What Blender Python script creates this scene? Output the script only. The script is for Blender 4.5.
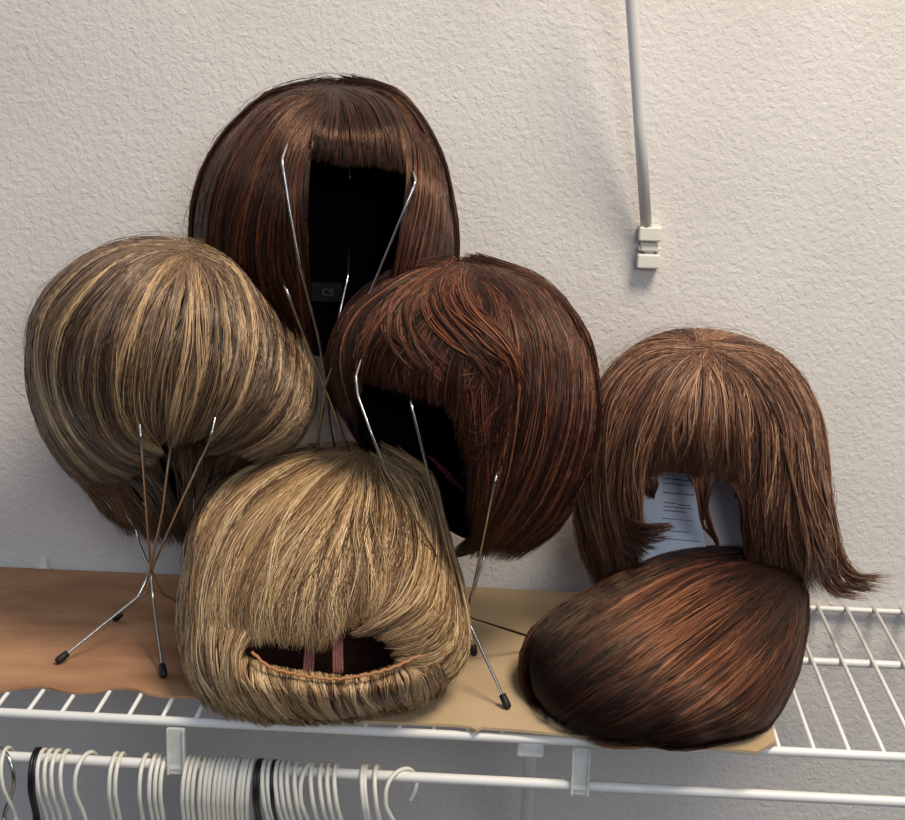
import bpy, math, random
import numpy as np
from mathutils import Vector, Matrix

for o in list(bpy.data.objects): bpy.data.objects.remove(o)
sc = bpy.context.scene
COL = sc.collection
rng = np.random.default_rng(7)
random.seed(7)

# ---------------------------------------------------------------- camera
FPX = 1600.0
CAM = np.array([0.368, -1.393, 0.521]); YAW, PIT, ROL = -0.051, 0.2485, 0.027
FW = np.array([math.sin(YAW)*math.cos(PIT), math.cos(YAW)*math.cos(PIT), -math.sin(PIT)])
_r = np.array([math.cos(YAW), -math.sin(YAW), 0.0]); _u = np.cross(_r, FW)
RT = _r*math.cos(ROL)+_u*math.sin(ROL); UP = -_r*math.sin(ROL)+_u*math.cos(ROL)
cd = bpy.data.cameras.new('camera'); cam = bpy.data.objects.new('camera', cd); COL.objects.link(cam)
cd.sensor_fit = 'HORIZONTAL'; cd.sensor_width = 36.0; cd.lens = 36.0*FPX/905.0; cd.clip_start = .01
M4 = Matrix.Identity(4)
for i in range(3):
    M4[i][0] = RT[i]; M4[i][1] = UP[i]; M4[i][2] = -FW[i]; M4[i][3] = CAM[i]
cam.matrix_world = M4
sc.camera = cam

# ---------------------------------------------------------------- light
w = bpy.data.worlds.new('world'); sc.world = w; w.use_nodes = True
wn, wl = w.node_tree.nodes, w.node_tree.links
bg = wn['Background']; bg.inputs[1].default_value = 0.50
wt = wn.new('ShaderNodeTexCoord'); wx = wn.new('ShaderNodeSeparateXYZ'); wm = wn.new('ShaderNodeMapRange'); wr = wn.new('ShaderNodeValToRGB')
wl.new(wt.outputs['Generated'], wx.inputs[0]); wl.new(wx.outputs[2], wm.inputs[0]); wm.inputs[1].default_value = -1; wm.inputs[2].default_value = 1
wl.new(wm.outputs[0], wr.inputs[0]); wl.new(wr.outputs[0], bg.inputs[0])
wr.color_ramp.elements[0].position = .40; wr.color_ramp.elements[0].color = (.05, .055, .07, 1)   # dim floor half of the room
wr.color_ramp.elements[1].position = .62; wr.color_ramp.elements[1].color = (.66, .78, 1.0, 1)    # pale ceiling half
def area(name, loc, target, size, power, col):
    l = bpy.data.lights.new(name, 'AREA'); l.shape = 'DISK'; l.size = size; l.energy = power; l.color = col
    o = bpy.data.objects.new(name, l); COL.objects.link(o); o.location = loc
    o.rotation_euler = (Vector(target)-Vector(loc)).to_track_quat('-Z', 'Y').to_euler()
    return o
area('ceiling_lamp', (0.90, -0.95, 1.75), (0.50, 0, 0.15), 0.60, 33, (1.0, 0.87, 0.71))
area('fill_light', (0.85, -2.3, 0.95), (0.4, 0, 0.1), 0.6, 10, (0.90, 0.93, 1.0))  # added cool fill from the front, not an actual window
sc.view_settings.view_transform = 'Standard'; sc.view_settings.look = 'None'
sc.view_settings.gamma = 1.0; sc.view_settings.use_curve_mapping = False
sc.view_settings.exposure = 0.0

# ---------------------------------------------------------------- helpers
def ray(px, py):
    px = np.asarray(px, float); py = np.asarray(py, float)
    return FW + ((px-452.5)/FPX)[..., None]*RT - ((py-410.0)/FPX)[..., None]*UP
def at(px, py, Y):          # point at depth Y (Y = 0 is the wall)
    d = ray(px, py); t = (np.asarray(Y, float)-CAM[1])/d[..., 1]
    return CAM + d*t[..., None]
def on(px, py, Z=0.0):      # point at height Z above the shelf
    d = ray(px, py); t = (Z-CAM[2])/d[..., 2]
    return CAM + d*np.asarray(t)[..., None]
def lin(c):
    c = np.asarray(c, float)/255.0
    return np.where(c <= .04045, c/12.92, ((c+.055)/1.055)**2.4)
def new_mat(name, rgb=None, rough=.5, metal=0.0, spec=.5):
    m = bpy.data.materials.new(name); m.use_nodes = True
    b = m.node_tree.nodes['Principled BSDF']
    if rgb is not None: b.inputs['Base Color'].default_value = (*lin(rgb), 1)
    b.inputs['Roughness'].default_value = rough; b.inputs['Metallic'].default_value = metal
    b.inputs['Specular IOR Level'].default_value = spec
    return m
def nodes(m): return m.node_tree.nodes, m.node_tree.links, m.node_tree.nodes['Principled BSDF']
def noise_color(m, c1, c2, scale, stretch=(1, 1, 1), detail=4, lo=.35, hi=.65, bump=0, bscale=None, bdist=.001):
    n, l, b = nodes(m)
    tc = n.new('ShaderNodeTexCoord'); mp = n.new('ShaderNodeMapping'); mp.inputs['Scale'].default_value = stretch
    l.new(tc.outputs['Object'], mp.inputs['Vector'])
    t = n.new('ShaderNodeTexNoise'); t.inputs['Scale'].default_value = scale; t.inputs['Detail'].default_value = detail
    l.new(mp.outputs[0], t.inputs['Vector'])
    r = n.new('ShaderNodeValToRGB'); r.color_ramp.elements[0].position = lo; r.color_ramp.elements[1].position = hi
    r.color_ramp.elements[0].color = (*lin(c1), 1); r.color_ramp.elements[1].color = (*lin(c2), 1)
    l.new(t.outputs[0], r.inputs[0]); l.new(r.outputs[0], b.inputs['Base Color'])
    if bump:
        t2 = n.new('ShaderNodeTexNoise'); t2.inputs['Scale'].default_value = bscale or scale; t2.inputs['Detail'].default_value = 3
        l.new(mp.outputs[0], t2.inputs['Vector'])
        bp = n.new('ShaderNodeBump'); bp.inputs['Strength'].default_value = bump; bp.inputs['Distance'].default_value = bdist
        l.new(t2.outputs[0], bp.inputs['Height']); l.new(bp.outputs[0], b.inputs['Normal'])
    return m
def tag(o, label=None, cat=None, group=None, kind=None):
    if label: o['label'] = label
    if cat: o['category'] = cat
    if group: o['group'] = group
    if kind: o['kind'] = kind
    return o
def empty(name, loc, label, cat, group=None):
    o = bpy.data.objects.new(name, None); COL.objects.link(o); o.location = Vector([float(v) for v in loc])
    o.empty_display_size = .02
    return tag(o, label, cat, group)
def link(name, me, m, parent=None, smooth=True):
    o = bpy.data.objects.new(name, me); COL.objects.link(o)
    if m: me.materials.append(m)
    if smooth and len(me.polygons): me.polygons.foreach_set('use_smooth', np.ones(len(me.polygons), bool))
    if parent:
        o.parent = parent; bpy.context.view_layer.update() if False else None
        pl = Vector((0, 0, 0)); p = parent
        while p: pl += p.location; p = p.parent
        o.matrix_parent_inverse = Matrix.Identity(4)
        # geometry is written in world space; move it into the parent's space
        me.transform(Matrix.Translation(-pl))
    return o
class MB:
    def __init__(s): s.v = []; s.f = []; s.n = 0
    def add(s, V, F):
        s.v += [tuple(map(float, p)) for p in V]; s.f += [tuple(i+s.n for i in f) for f in F]; s.n += len(V)
    def box(s, a, b):
        (x0, y0, z0), (x1, y1, z1) = a, b
        s.add([(x0,y0,z0),(x1,y0,z0),(x1,y1,z0),(x0,y1,z0),(x0,y0,z1),(x1,y0,z1),(x1,y1,z1),(x0,y1,z1)],
              [(0,3,2,1),(4,5,6,7),(0,1,5,4),(1,2,6,5),(2,3,7,6),(3,0,4,7)])
    def tube(s, P, r, n=8, caps=True):
        P = np.array(P, float); K = len(P); r = np.broadcast_to(np.asarray(r, float), (K,))
        T = np.gradient(P, axis=0); T /= np.linalg.norm(T, axis=1)[:, None]+1e-12
        ref = np.array([0, 0, 1.0]) if abs(T[0][2]) < .9 else np.array([1.0, 0, 0])
        N = np.cross(T[0], ref); N /= np.linalg.norm(N); V = []
        for i in range(K):
            N = N-T[i]*np.dot(N, T[i]); N /= np.linalg.norm(N); B = np.cross(T[i], N)
            for j in range(n):
                a = 2*math.pi*j/n; V.append(P[i]+r[i]*(math.cos(a)*N+math.sin(a)*B))
        F = [(i*n+j, i*n+(j+1) % n, (i+1)*n+(j+1) % n, (i+1)*n+j) for i in range(K-1) for j in range(n)]
        if caps: F += [tuple(range(n))[::-1], tuple((K-1)*n+j for j in range(n))]
        s.add(V, F)
    def build(s, name, m, parent=None, smooth=True):
        me = bpy.data.meshes.new(name); me.from_pydata(s.v, [], s.f); me.update()
        return link(name, me, m, parent, smooth)
def bevel(o, wd, seg=2):
    b = o.modifiers.new('bevel', 'BEVEL'); b.width = wd; b.segments = seg; b.limit_method = 'ANGLE'; b.angle_limit = .6
    return o
def catmull(G, n, closed=False):    # G (K,D) -> (n,D) by chord length
    G = np.asarray(G, float)
    d = np.r_[0, np.cumsum(np.linalg.norm(np.diff(G[:, :3], axis=0), axis=1))]; d /= d[-1]
    E = np.vstack([2*G[0]-G[1], G, 2*G[-1]-G[-2]])
    t = np.linspace(0, 1, n); k = np.clip(np.searchsorted(d, t, 'right')-1, 0, len(G)-2)
    u = ((t-d[k])/(d[k+1]-d[k]))[:, None]
    p0, p1, p2, p3 = E[k], E[k+1], E[k+2], E[k+3]
    return .5*((2*p1)+(p2-p0)*u+(2*p0-5*p1+4*p2-p3)*u**2+(3*p1-p0-3*p2+p3)*u**3)

# ---------------------------------------------------------------- materials
WHITE = new_mat('white_coated_metal', (232, 230, 222), .35)
PLASTIC = new_mat('white_plastic', (226, 222, 208), .4)
BLACKP = new_mat('black_plastic', (18, 18, 20), .4)
RUBBER = new_mat('black_rubber', (10, 10, 11), .55)
STEEL = new_mat('chromed_wire', (200, 196, 188), .22, 1.0)
LINING = noise_color(new_mat('black_net_lining', rough=.95, spec=.1), (6, 6, 8), (16, 16, 19), 900)
WALLM = noise_color(new_mat('plaster', rough=.75, spec=.25), (214, 208, 200), (222, 217, 209), 6)
n, l, b = nodes(WALLM)
tc = n.new('ShaderNodeTexCoord')
t1 = n.new('ShaderNodeTexNoise'); t1.inputs['Scale'].default_value = 190; t1.inputs['Detail'].default_value = 2.5; t1.inputs['Distortion'].default_value = .6
t2 = n.new('ShaderNodeTexVoronoi'); t2.feature = 'SMOOTH_F1'; t2.inputs['Scale'].default_value = 165; t2.inputs['Smoothness'].default_value = .6
t3 = n.new('ShaderNodeTexNoise'); t3.inputs['Scale'].default_value = 420; t3.inputs['Detail'].default_value = 2
l.new(tc.outputs['Object'], t1.inputs[0]); l.new(tc.outputs['Object'], t3.inputs[0])
mx0 = n.new('ShaderNodeMixRGB'); mx0.blend_type = 'ADD'; mx0.inputs[0].default_value = .012
l.new(tc.outputs['Object'], mx0.inputs[1]); l.new(t1.outputs[1], mx0.inputs[2]); l.new(mx0.outputs[0], t2.inputs[0])
a1 = n.new('ShaderNodeMath'); a1.operation = 'MULTIPLY_ADD'; a1.inputs[1].default_value = -.5
l.new(t2.outputs[0], a1.inputs[0]); l.new(t1.outputs[0], a1.inputs[2])
a2 = n.new('ShaderNodeMath'); a2.operation = 'MULTIPLY_ADD'; a2.inputs[1].default_value = .18
l.new(t3.outputs[0], a2.inputs[0]); l.new(a1.outputs[0], a2.inputs[2])
bp = n.new('ShaderNodeBump'); bp.inputs['Strength'].default_value = .55; bp.inputs['Distance'].default_value = .0017
l.new(a2.outputs[0], bp.inputs['Height']); l.new(bp.outputs[0], b.inputs['Normal'])

# ---------------------------------------------------------------- setting
m = MB(); m.box((-1.6, 0, -1.5), (2.6, .1, 1.6)); tag(m.build('wall_back', WALLM, smooth=False), 'off-white textured plaster closet wall', kind='structure')
FLOORM = noise_color(new_mat('carpet', rough=1), (96, 86, 76), (120, 108, 96), 200)
m = MB(); m.box((-1.6, -3.2, -1.6), (2.6, .1, -1.5)); tag(m.build('floor', FLOORM, smooth=False), 'beige carpet floor', kind='structure')

# ---------------------------------------------------------------- wire shelf
S = .0254
X0, X1 = -.20, .86
shelf = empty('wire_shelf', (.3, -.15, 0), 'white coated wire closet shelf running along the wall under the cardboard', 'shelf')
def rail(name, y, z, r, mm=WHITE):
    m = MB(); xs = np.linspace(X0, X1, 12); m.tube([(x, y, z) for x in xs], r, 12); return m.build(name, mm, shelf)
rail('front_rail', -.305, -.0035, .0036)
rail('back_rail', -.006, -.0042, .0026)
zm = on(876, 664, -.0055)
rail('middle_rail', zm[1], -.0056, .0034)
zr = at(560, 779, -.307)
ZROD = zr[2]-.0045
rail('hang_rod', -.307, ZROD, .0040)
for k in range(-8, 34):
    x = k*S
    if x < X0+.01 or x > X1-.01: continue
    m = MB(); m.tube([(x, -.305, -.0012), (x, -.15, -.0012), (x, -.004, -.0012), (x, -.0030, -.006)], .00165, 8)
    m.build('cross_wire', WHITE, shelf)
STRAP = noise_color(new_mat('clear_white_plastic', rough=.3), (196, 196, 186), (222, 222, 214), 60)
for px, py in ((177, 745), (581, 760)):
    p = at(px, py, -.309)
    m = MB()
    zt = -.002; zb = ZROD-.005
    m.box((p[0]-.0068, -.3125, zb), (p[0]+.0068, -.3095, zt-.004))
    m.box((p[0]-.0068, -.3150, zb), (p[0]-.0050, -.3120, zt-.004))
    m.box((p[0]+.0050, -.3150, zb), (p[0]+.0068, -.3120, zt-.004))
    m.tube([(p[0]-.0072, -.307, ZROD), (p[0]+.0072, -.307, ZROD)], .0062, 14)
    bevel(m.build('strap', STRAP, shelf, smooth=False), .0006)
# wall clips on the back rail
for px in (43,):
    p = at(px, 566 if px < 100 else 600, -.004)
    m = MB(); m.box((p[0]-.006, -.011, -.009), (p[0]+.006, -.0005, .001)); m.box((p[0]-.004, -.004, -.001), (p[0]+.004, -.0005, .010))
    bevel(m.build('wall_clip', PLASTIC, shelf, smooth=False), .001)
# support under the shelf: a brace from the front rail back to the wall
p = at(531, 737, -.300)
br = empty('shelf_brace', (p[0], -.15, -.15), 'grey support brace going down from the shelf front to the wall', 'shelf brace')
m = MB(); m.tube([(p[0], -.297, -.010), (p[0]+.0, -.285, -.018), (p[0], -.02, -.285), (p[0], -.008, -.300)], .0050, 12); m.build('tube', WHITE, br)
m = MB(); m.box((p[0]-.010, -.303, -.020), (p[0]+.010, -.289, -.0078)); bevel(m.build('hook_clip', STRAP, br, smooth=False), .002)
m = MB(); m.box((p[0]-.009, -.014, -.32), (p[0]+.009, -.0005, -.285)); bevel(m.build('wall_bracket', PLASTIC, br, smooth=False), .002)

# upper shelf brace that ends in a clip on the wall
cb = at(648, 250, -.006); xb = at(646, 228, -.014)[0]
lo, hi = -.6, -.02
for _ in range(50):
    mid = (lo+hi)/2
    if at(631.5, 0, mid)[0] < xb-.0: hi, lo = hi, mid
    else: hi = mid
yt = -.08
pt = at(631.5, 0, yt); pb = at(646.5, 230, -.014)
dirv = pt-pb
ub = empty('shelf_brace', (cb[0], -.01, cb[2]), 'white round shelf brace slanting down from above to a clip on the wall', 'shelf brace')
m = MB(); m.tube([pb, pb+dirv*.5, pb+dirv, pb+dirv*1.5], .0050, 16); m.build('tube', WHITE, ub)
a = at(637, 227, -.02); bb = at(661, 268, -.0)
xc = (at(637, 250, -.01)[0]+at(661, 250, -.01)[0])/2; z1 = at(648, 227, -.02)[2]; z0 = at(648, 267, -.006)[2]; hgt = z1-z0
m = MB(); m.box((xc-.0098, -.0205, z0+hgt*.66), (xc+.0098, -.0004, z1)); bevel(m.build('socket', PLASTIC, ub, smooth=False), .0015)
m = MB(); m.box((xc-.0075, -.016, z0+hgt*.40), (xc+.0075, -.0004, z0+hgt*.62)); m.box((xc-.0096, -.0135, z0+hgt*.40), (xc+.0096, -.0004, z0+hgt*.50))
m.box((xc-.0098, -.0165, z0), (xc+.0098, -.0004, z0+hgt*.34)); m.box((xc-.004, -.012, z0+hgt*.3), (xc+.004, -.0004, z0+hgt*.7))
bevel(m.build('wall_bracket', PLASTIC, ub, smooth=False), .0015)

# ---------------------------------------------------------------- cardboard sheets
def sheet(name, outline, z, th, mat, label, hole=None, curl=None):
    """flat cardboard sheet from an outline of (x, y) points"""
    import bmesh
    bm = bmesh.new(); vs = [bm.verts.new((x, y, z)) for x, y in outline]
    f = bm.faces.new(vs); bm.normal_update()
    if f.normal.z < 0: f.normal_flip()
    r = bmesh.ops.extrude_face_region(bm, geom=[f])
    for v in [g for g in r['geom'] if isinstance(g, bmesh.types.BMVert)]: v.co.z += th
    bmesh.ops.recalc_face_normals(bm, faces=bm.faces)
    me = bpy.data.meshes.new(name); bm.to_mesh(me); bm.free()
    o = link(name, me, mat, None, smooth=False); tag(o, label, 'cardboard'); return o
CARD1 = noise_color(new_mat('brown_cardboard', rough=.85, spec=.15), (158, 116, 84), (186, 142, 106), 9, (1, 3, 1), 5, bump=.3, bscale=60)
CARD2 = noise_color(new_mat('tan_cardboard', rough=.85, spec=.15), (184, 158, 122), (200, 174, 138), 7, (1, 2, 1), 5, bump=.2, bscale=80)
edge = [(-30, 694), (-5, 692), (8, 690), (20, 688), (38, 686.5), (48, 687.5), (60, 691), (78, 693), (95, 692), (108, 688.5), (125, 688), (136, 689.5), (148, 694), (160, 696), (178, 696.5), (200, 697), (230, 698)]
ol = [tuple(on(x, y, .002)[:2]) for x, y in edge]
xr = ol[-1][0]
ol = [(-.19, ol[0][1])]+ol+[(xr+.01, -.012), (-.19, -.012)]
sheet('cardboard_sheet', ol, .0006, .0020, CARD1, 'brown cardboard sheet with a torn wavy front edge under the ash blonde wig stand')
o2 = [(230, 716), (330, 720), (400, 722.5), (455, 725), (470, 727), (476, 730), (482, 727.5), (520, 730), (600, 738), (680, 745), (740, 750), (757, 752), (776, 741), (771, 722)]
ol2 = [tuple(on(x, y, .005)[:2]) for x, y in o2]
kx = ol2[-1][0]
ol2 = ol2+[(kx+.004, -.10), (kx+.002, -.02), (ol2[0][0], -.014)]
sheet('cardboard_sheet', ol2, .0032, .0022, CARD2, 'tan cardboard sheet reaching over the front rail under the dark brown wig')

# ---------------------------------------------------------------- hangers on the rod
def hanger_parts(mat, a0=15):
    t = np.linspace(0, 1, 22)
    R = .0155
    P = []
    for a in np.linspace(math.radians(a0), math.radians(180), 20):   # round the rod, tip behind
        P.append((0, R*math.cos(a), R*math.sin(a)-.009))
    P += [(0, -R*.98, -.018), (0, -R*.62, -.030), (0, -.003, -.042), (0, 0, -.052), (0, 0, -.080)]
    P = catmull(P, 30)
    m = MB(); m.tube(P, .00165, 8); hook = m
    b_ = MB()
    b_.tube([(0, 0, -.050), (0, 0, -.051), (0, 0, -.060), (0, 0, -.061)], [.0017, .0022, .0022, .0017], 10)
    b_.tube(catmull([(0, 0, -.078), (0, 0, -.083), (0, 0, -.088)], 4), [.0016, .0017, .0018, .0018], 8)
    b_.tube(catmull([(0, -.205, -.180), (0, -.12, -.138), (0, -.03, -.092), (0, 0, -.085), (0, .03, -.092), (0, .12, -.138), (0, .205, -.180)], 24), .0017, 8)
    b_.tube(catmull([(0, -.205, -.180), (0, -.213, -.188), (0, -.205, -.196), (0, 0, -.200), (0, .205, -.196), (0, .213, -.188), (0, .205, -.180)], 24), .0017, 8)
    return hook, b_
hW = hanger_parts(PLASTIC); hB = hanger_parts(BLACKP)
def proto(hp, mat):
    e = empty('clothes_hanger', (0, 0, 0), 'x', 'hanger')
    return e, hp[0].build('hook', mat, e), hp[1].build('body', mat, e)
PT = proto(hanger_parts(PLASTIC, -58), PLASTIC); PW = proto(hW, PLASTIC); PB = proto(hB, BLACKP)
used = set()
def place_hanger(px, P, rz, tilt, label, group):
    src, h, b_ = P
    if id(P) in used:
        e = src.copy(); COL.objects.link(e)
        ks = []
        for c in (h, b_):
            k = c.copy(); COL.objects.link(k); k.parent = e; ks.append(k)
        h = ks[0]
    else:
        e = src; used.add(id(P))
    p = at(px, 764+(px/905.)*44, -.307)
    e.location = (float(p[0]), -.307, float(ZROD)+.0040-.0049)
    sw = rz if abs(rz) > .1 else 0.0       # a turned hook swivels in its hanger
    e.rotation_euler = (0, tilt, rz-sw); h.rotation_euler = (0, 0, sw)
    e['label'] = label; e['group'] = group
    return e
GW = 'white plastic hangers on the rod'; GB = 'black plastic hangers on the rod'
def hang(xs, P, label, group, rz=.0, tl=0):
    for x in xs: place_hanger(x, P, rz+random.uniform(-.10, .10), tl+random.uniform(-.03, .03), label, group)
ORD = ['first', 'second', 'third', 'fourth', 'fifth', 'sixth', 'seventh', 'eighth', 'ninth', 'tenth', 'eleventh', 'twelfth', 'thirteenth', 'fourteenth']
def hang(xs, P, label, group, rz=.0, tl=0):
    for i_, x in enumerate(xs):
        place_hanger(x, P, rz+random.uniform(-.006, .006), tl+random.uniform(-.004, .004), label.replace('NTH', ORD[i_]), group)
hang((43, 50, 57, 66), PW, 'white hanger, NTH from left in the loose bunch near the left edge', 'white hangers near the left edge', .0, -.03)
hang((7,), PW, 'white hanger hook closest to the left edge of the frame', None, .0, -.10)
hang((87,), PW, 'white hanger with a turned hook just right of the left bunch', None, -.3, .05)
hang((115, 121), PW, 'white hanger, NTH of the pair midway between left edge and strap', 'pair of white hangers', .0, .04)
hang((145, 154.5, 160, 165.5), PW, 'white hanger, NTH from left in the small bunch just left of the plastic strap', 'white hangers left of the strap', .0, .04)
hang((188, 193, 198, 204.5, 209.5, 214, 219, 223.5, 228, 232.5, 237, 243, 247, 252), PW, 'white hanger, NTH to the right of the plastic strap in the tight row', 'tight row of white hangers', 0, .07)
hang((265, 270.5), PW, 'white hanger, NTH of the pair between the black hangers', 'white hangers between the black ones', 0, -.10)
hang((278, 283.5, 289.5, 297), PW, 'white hanger, NTH right of the second black hanger pair', 'white hangers right of the black ones', 0, -.12)
hang((309,), PW, 'white hanger with its hook turned open near the row end', None, -.32, -.08)
hang((313, 322, 329.5, 336.5), PW, 'white hanger, NTH of the last four of the crowded row', 'last white hangers of the crowded row', 0, -.14)
hang((363.5, 366.5, 376.5), PW, 'white hanger, NTH of three hanging loosely in the gap right of the crowded row', 'loose white hangers', 0, -.12)
hang((401,), PT, 'rightmost white hanger with its hook tip pointing right', None, -.75, -.03)
hang((35.5, 38.5), PB, 'black hanger, NTH at the start of the left bunch of white ones', 'black hangers at left', .05, .04)
hang((258, 261), PB, 'black hanger, NTH at the end of the tight white row', 'black hangers at the tight row', .0, .0)
hang((274.5,), PB, 'black hanger squeezed between white ones under the sandy blonde wig', None, .0, -.05)
for e, h, b_ in (PW, PB):
    pass
# steel hook hanger at the very left
STE = hanger_parts(STEEL); pst = proto(STE, STEEL)
e = place_hanger(1.5, pst, .9, 0, 'bright steel hook hanger cut off by the left edge', None)
for e in [o for o in COL.objects if o.name.startswith('clothes_hanger')]:
    if e.get('group') is None and 'group' in e: del e['group']

# ---------------------------------------------------------------- hair
def hair_material(name, rough=.42, spec=.55, tint=(1, .85, .7)):
    m = new_mat(name, None, rough, 0, spec); n, l, b = nodes(m); b.inputs['Specular Tint'].default_value = (*tint, 1)
    a = n.new('ShaderNodeAttribute'); a.attribute_name = 'tone'; l.new(a.outputs['Color'], b.inputs['Base Color'])
    return m
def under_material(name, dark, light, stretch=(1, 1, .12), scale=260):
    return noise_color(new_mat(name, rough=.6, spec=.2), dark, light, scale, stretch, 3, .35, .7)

class Volume:
    """a rounded head-of-hair volume: an outline in the picture plane, swept to its own depth around depth Y"""
    def __init__(s, centre, outline, Y, front, back, zmin=.0068, tilt=0.0, sc=.985):
        s.tilt = tilt; s.z = zmin; s.c = np.array(centre, float); s.Y = Y; s.f = front; s.b = back
        o = (np.array(outline, float)-s.c)*sc; th = np.arctan2(-o[:, 1], o[:, 0]); r = np.hypot(*o.T)
        k = np.argsort(th); th, r = th[k], r[k]
        th = np.r_[th-2*np.pi, th, th+2*np.pi]; r = np.r_[r, r, r]
        g = np.linspace(-np.pi, np.pi, 721); s.g = g; rr = np.interp(g, th, r)
        ker = np.hanning(25); ker /= ker.sum(); rr = np.convolve(np.r_[rr[-61:-1], rr, rr[1:61]], ker, 'same')[60:-60]
        s.r = rr
    def R(s, th): return np.interp((th+np.pi) % (2*np.pi)-np.pi, s.g, s.r)
    def depth(s, px, py, front=True, clampr=.995):
        dx, dy = px-s.c[0], -(py-s.c[1]); rho = np.hypot(dx, dy)/s.R(np.arctan2(dy, dx))
        q = np.sqrt(np.clip(1-rho**2.3, 0, 1))
        return -s.f*q if front else s.b*q
    def P(s, px, py, w): return s.rest(at(px, py, s.Y+w+s.tilt*(s.c[1]-py)))
    def rest(s, P):            # hair that would sink into the shelf lies on it instead
        k = np.where(P[..., 2] < s.z, (s.z-CAM[2])/(P[..., 2]-CAM[2]), 1.0)
        k = np.where(P[..., 1] < s.Y+.03, k, 1.0)
        Q = CAM+(P-CAM)*k[..., None]
        Q[..., 2] = np.maximum(Q[..., 2], s.z)
        return Q
    def sph(s, d, k=1.0):      # unit directions (u right, v up, w back) -> world
        th = np.arctan2(d[..., 1], d[..., 0]); R = s.R(th)*k
        px = s.c[0]+R*d[..., 0]; py = s.c[1]-R*d[..., 1]
        w = np.where(d[..., 2] < 0, s.f*k*d[..., 2], s.b*k*d[..., 2])
        return s.rest(at(px, py, s.Y+w+s.tilt*(s.c[1]-py)))
def inpoly(x, y, poly):
    c = np.zeros(x.shape, bool); j = len(poly)-1
    for i in range(len(poly)):
        xi, yi = poly[i]; xj, yj = poly[j]
        c ^= ((yi > y) != (yj > y)) & (x < (xj-xi)*(y-yi)/((yj-yi)+1e-9)+xi); j = i
    return c
def shell(name, V, k, mat, parent, hole=None, bottom=None, only_back=False, nu=96, nv=64, th=.0015):
    """inner foundation surface of the wig with the face opening left out"""
    a = np.linspace(0, np.pi, nv); b = np.linspace(0, 2*np.pi, nu, endpoint=False)
    A, B = np.meshgrid(a, b, indexing='ij')
    d = np.stack([np.sin(A)*np.cos(B), np.cos(A), np.sin(A)*np.sin(B)], -1)
    Pw = V.sph(d, k)
    thv = np.arctan2(d[..., 1], d[..., 0]); R = V.R(thv)*k
    px = V.c[0]+R*d[..., 0]; py = V.c[1]-R*d[..., 1]
    F = []
    for i in range(nv-1):
        for j in range(nu):
            j2 = (j+1) % nu
            mx = (px[i, j]+px[i+1, j2])/2; my = (py[i, j]+py[i+1, j2])/2; wz = (d[i, j, 2]+d[i+1, j2, 2])/2; vz = (d[i, j, 1]+d[i+1, j2, 1])/2
            if only_back and wz < -.05: continue
            if hole is not None and wz < 0 and inpoly(np.array(mx), np.array(my), hole): continue
            if bottom is not None and vz < bottom: continue
            F.append((i*nu+j, i*nu+j2, (i+1)*nu+j2, (i+1)*nu+j))
    me = bpy.data.meshes.new(name); me.from_pydata(Pw.reshape(-1, 3).tolist(), [], F)
    import bmesh
    bm = bmesh.new(); bm.from_mesh(me); bmesh.ops.remove_doubles(bm, verts=bm.verts, dist=1e-5)
    bmesh.ops.delete(bm, geom=[v for v in bm.verts if not v.link_faces], context='VERTS')
    bm.to_mesh(me); bm.free()
    return link(name, me, mat, parent)

NK = 16
def strands_mesh(name, P, rad, tone, mat, parent, sides=3):
    """P (N,K,3) strand paths, rad (N,K), tone (N,K,3) -> one mesh of thin round strands"""
    N, K, _ = P.shape
    T = np.gradient(P, axis=1); T /= np.linalg.norm(T, axis=2)[..., None]+1e-12
    ref = np.broadcast_to((CAM-P.reshape(-1, 3).mean(0)), (N, 1, 3)) + rng.normal(0, .25, (N, 1, 3))
    ref = ref/np.linalg.norm(ref, axis=2)[..., None]
    A = np.cross(T, ref); A /= np.linalg.norm(A, axis=2)[..., None]+1e-9; B = np.cross(A, T)
    ang = np.arange(sides)*2*np.pi/sides+np.pi/2
    V = P[:, :, None, :]+rad[:, :, None, None]*(np.cos(ang)[None, None, :, None]*A[:, :, None, :]+np.sin(ang)[None, None, :, None]*B[:, :, None, :])
    nv = N*K*sides
    i0 = (np.arange(N)[:, None, None]*K+np.arange(K-1)[None, :, None])*sides; j = np.arange(sides)[None, None, :]; j2 = (j+1) % sides
    Q = np.stack([i0+j, i0+j2, i0+sides+j2, i0+sides+j], -1).reshape(-1, 4)
    me = bpy.data.meshes.new(name)
    me.vertices.add(nv); me.vertices.foreach_set('co', V.reshape(-1).astype(np.float32))
    me.loops.add(Q.size); me.loops.foreach_set('vertex_index', Q.reshape(-1).astype(np.int32))
    me.polygons.add(len(Q)); me.polygons.foreach_set('loop_start', np.arange(0, Q.size, 4, dtype=np.int32))
    ca = me.attributes.new('tone', 'FLOAT_COLOR', 'POINT')
    C = np.ones((N, K, sides, 4), np.float32); C[..., :3] = tone[:, :, None, :]
    ca.data.foreach_set('color', C.reshape(-1))
    me.update(calc_edges=True)
    return link(name, me, mat, parent)

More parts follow.
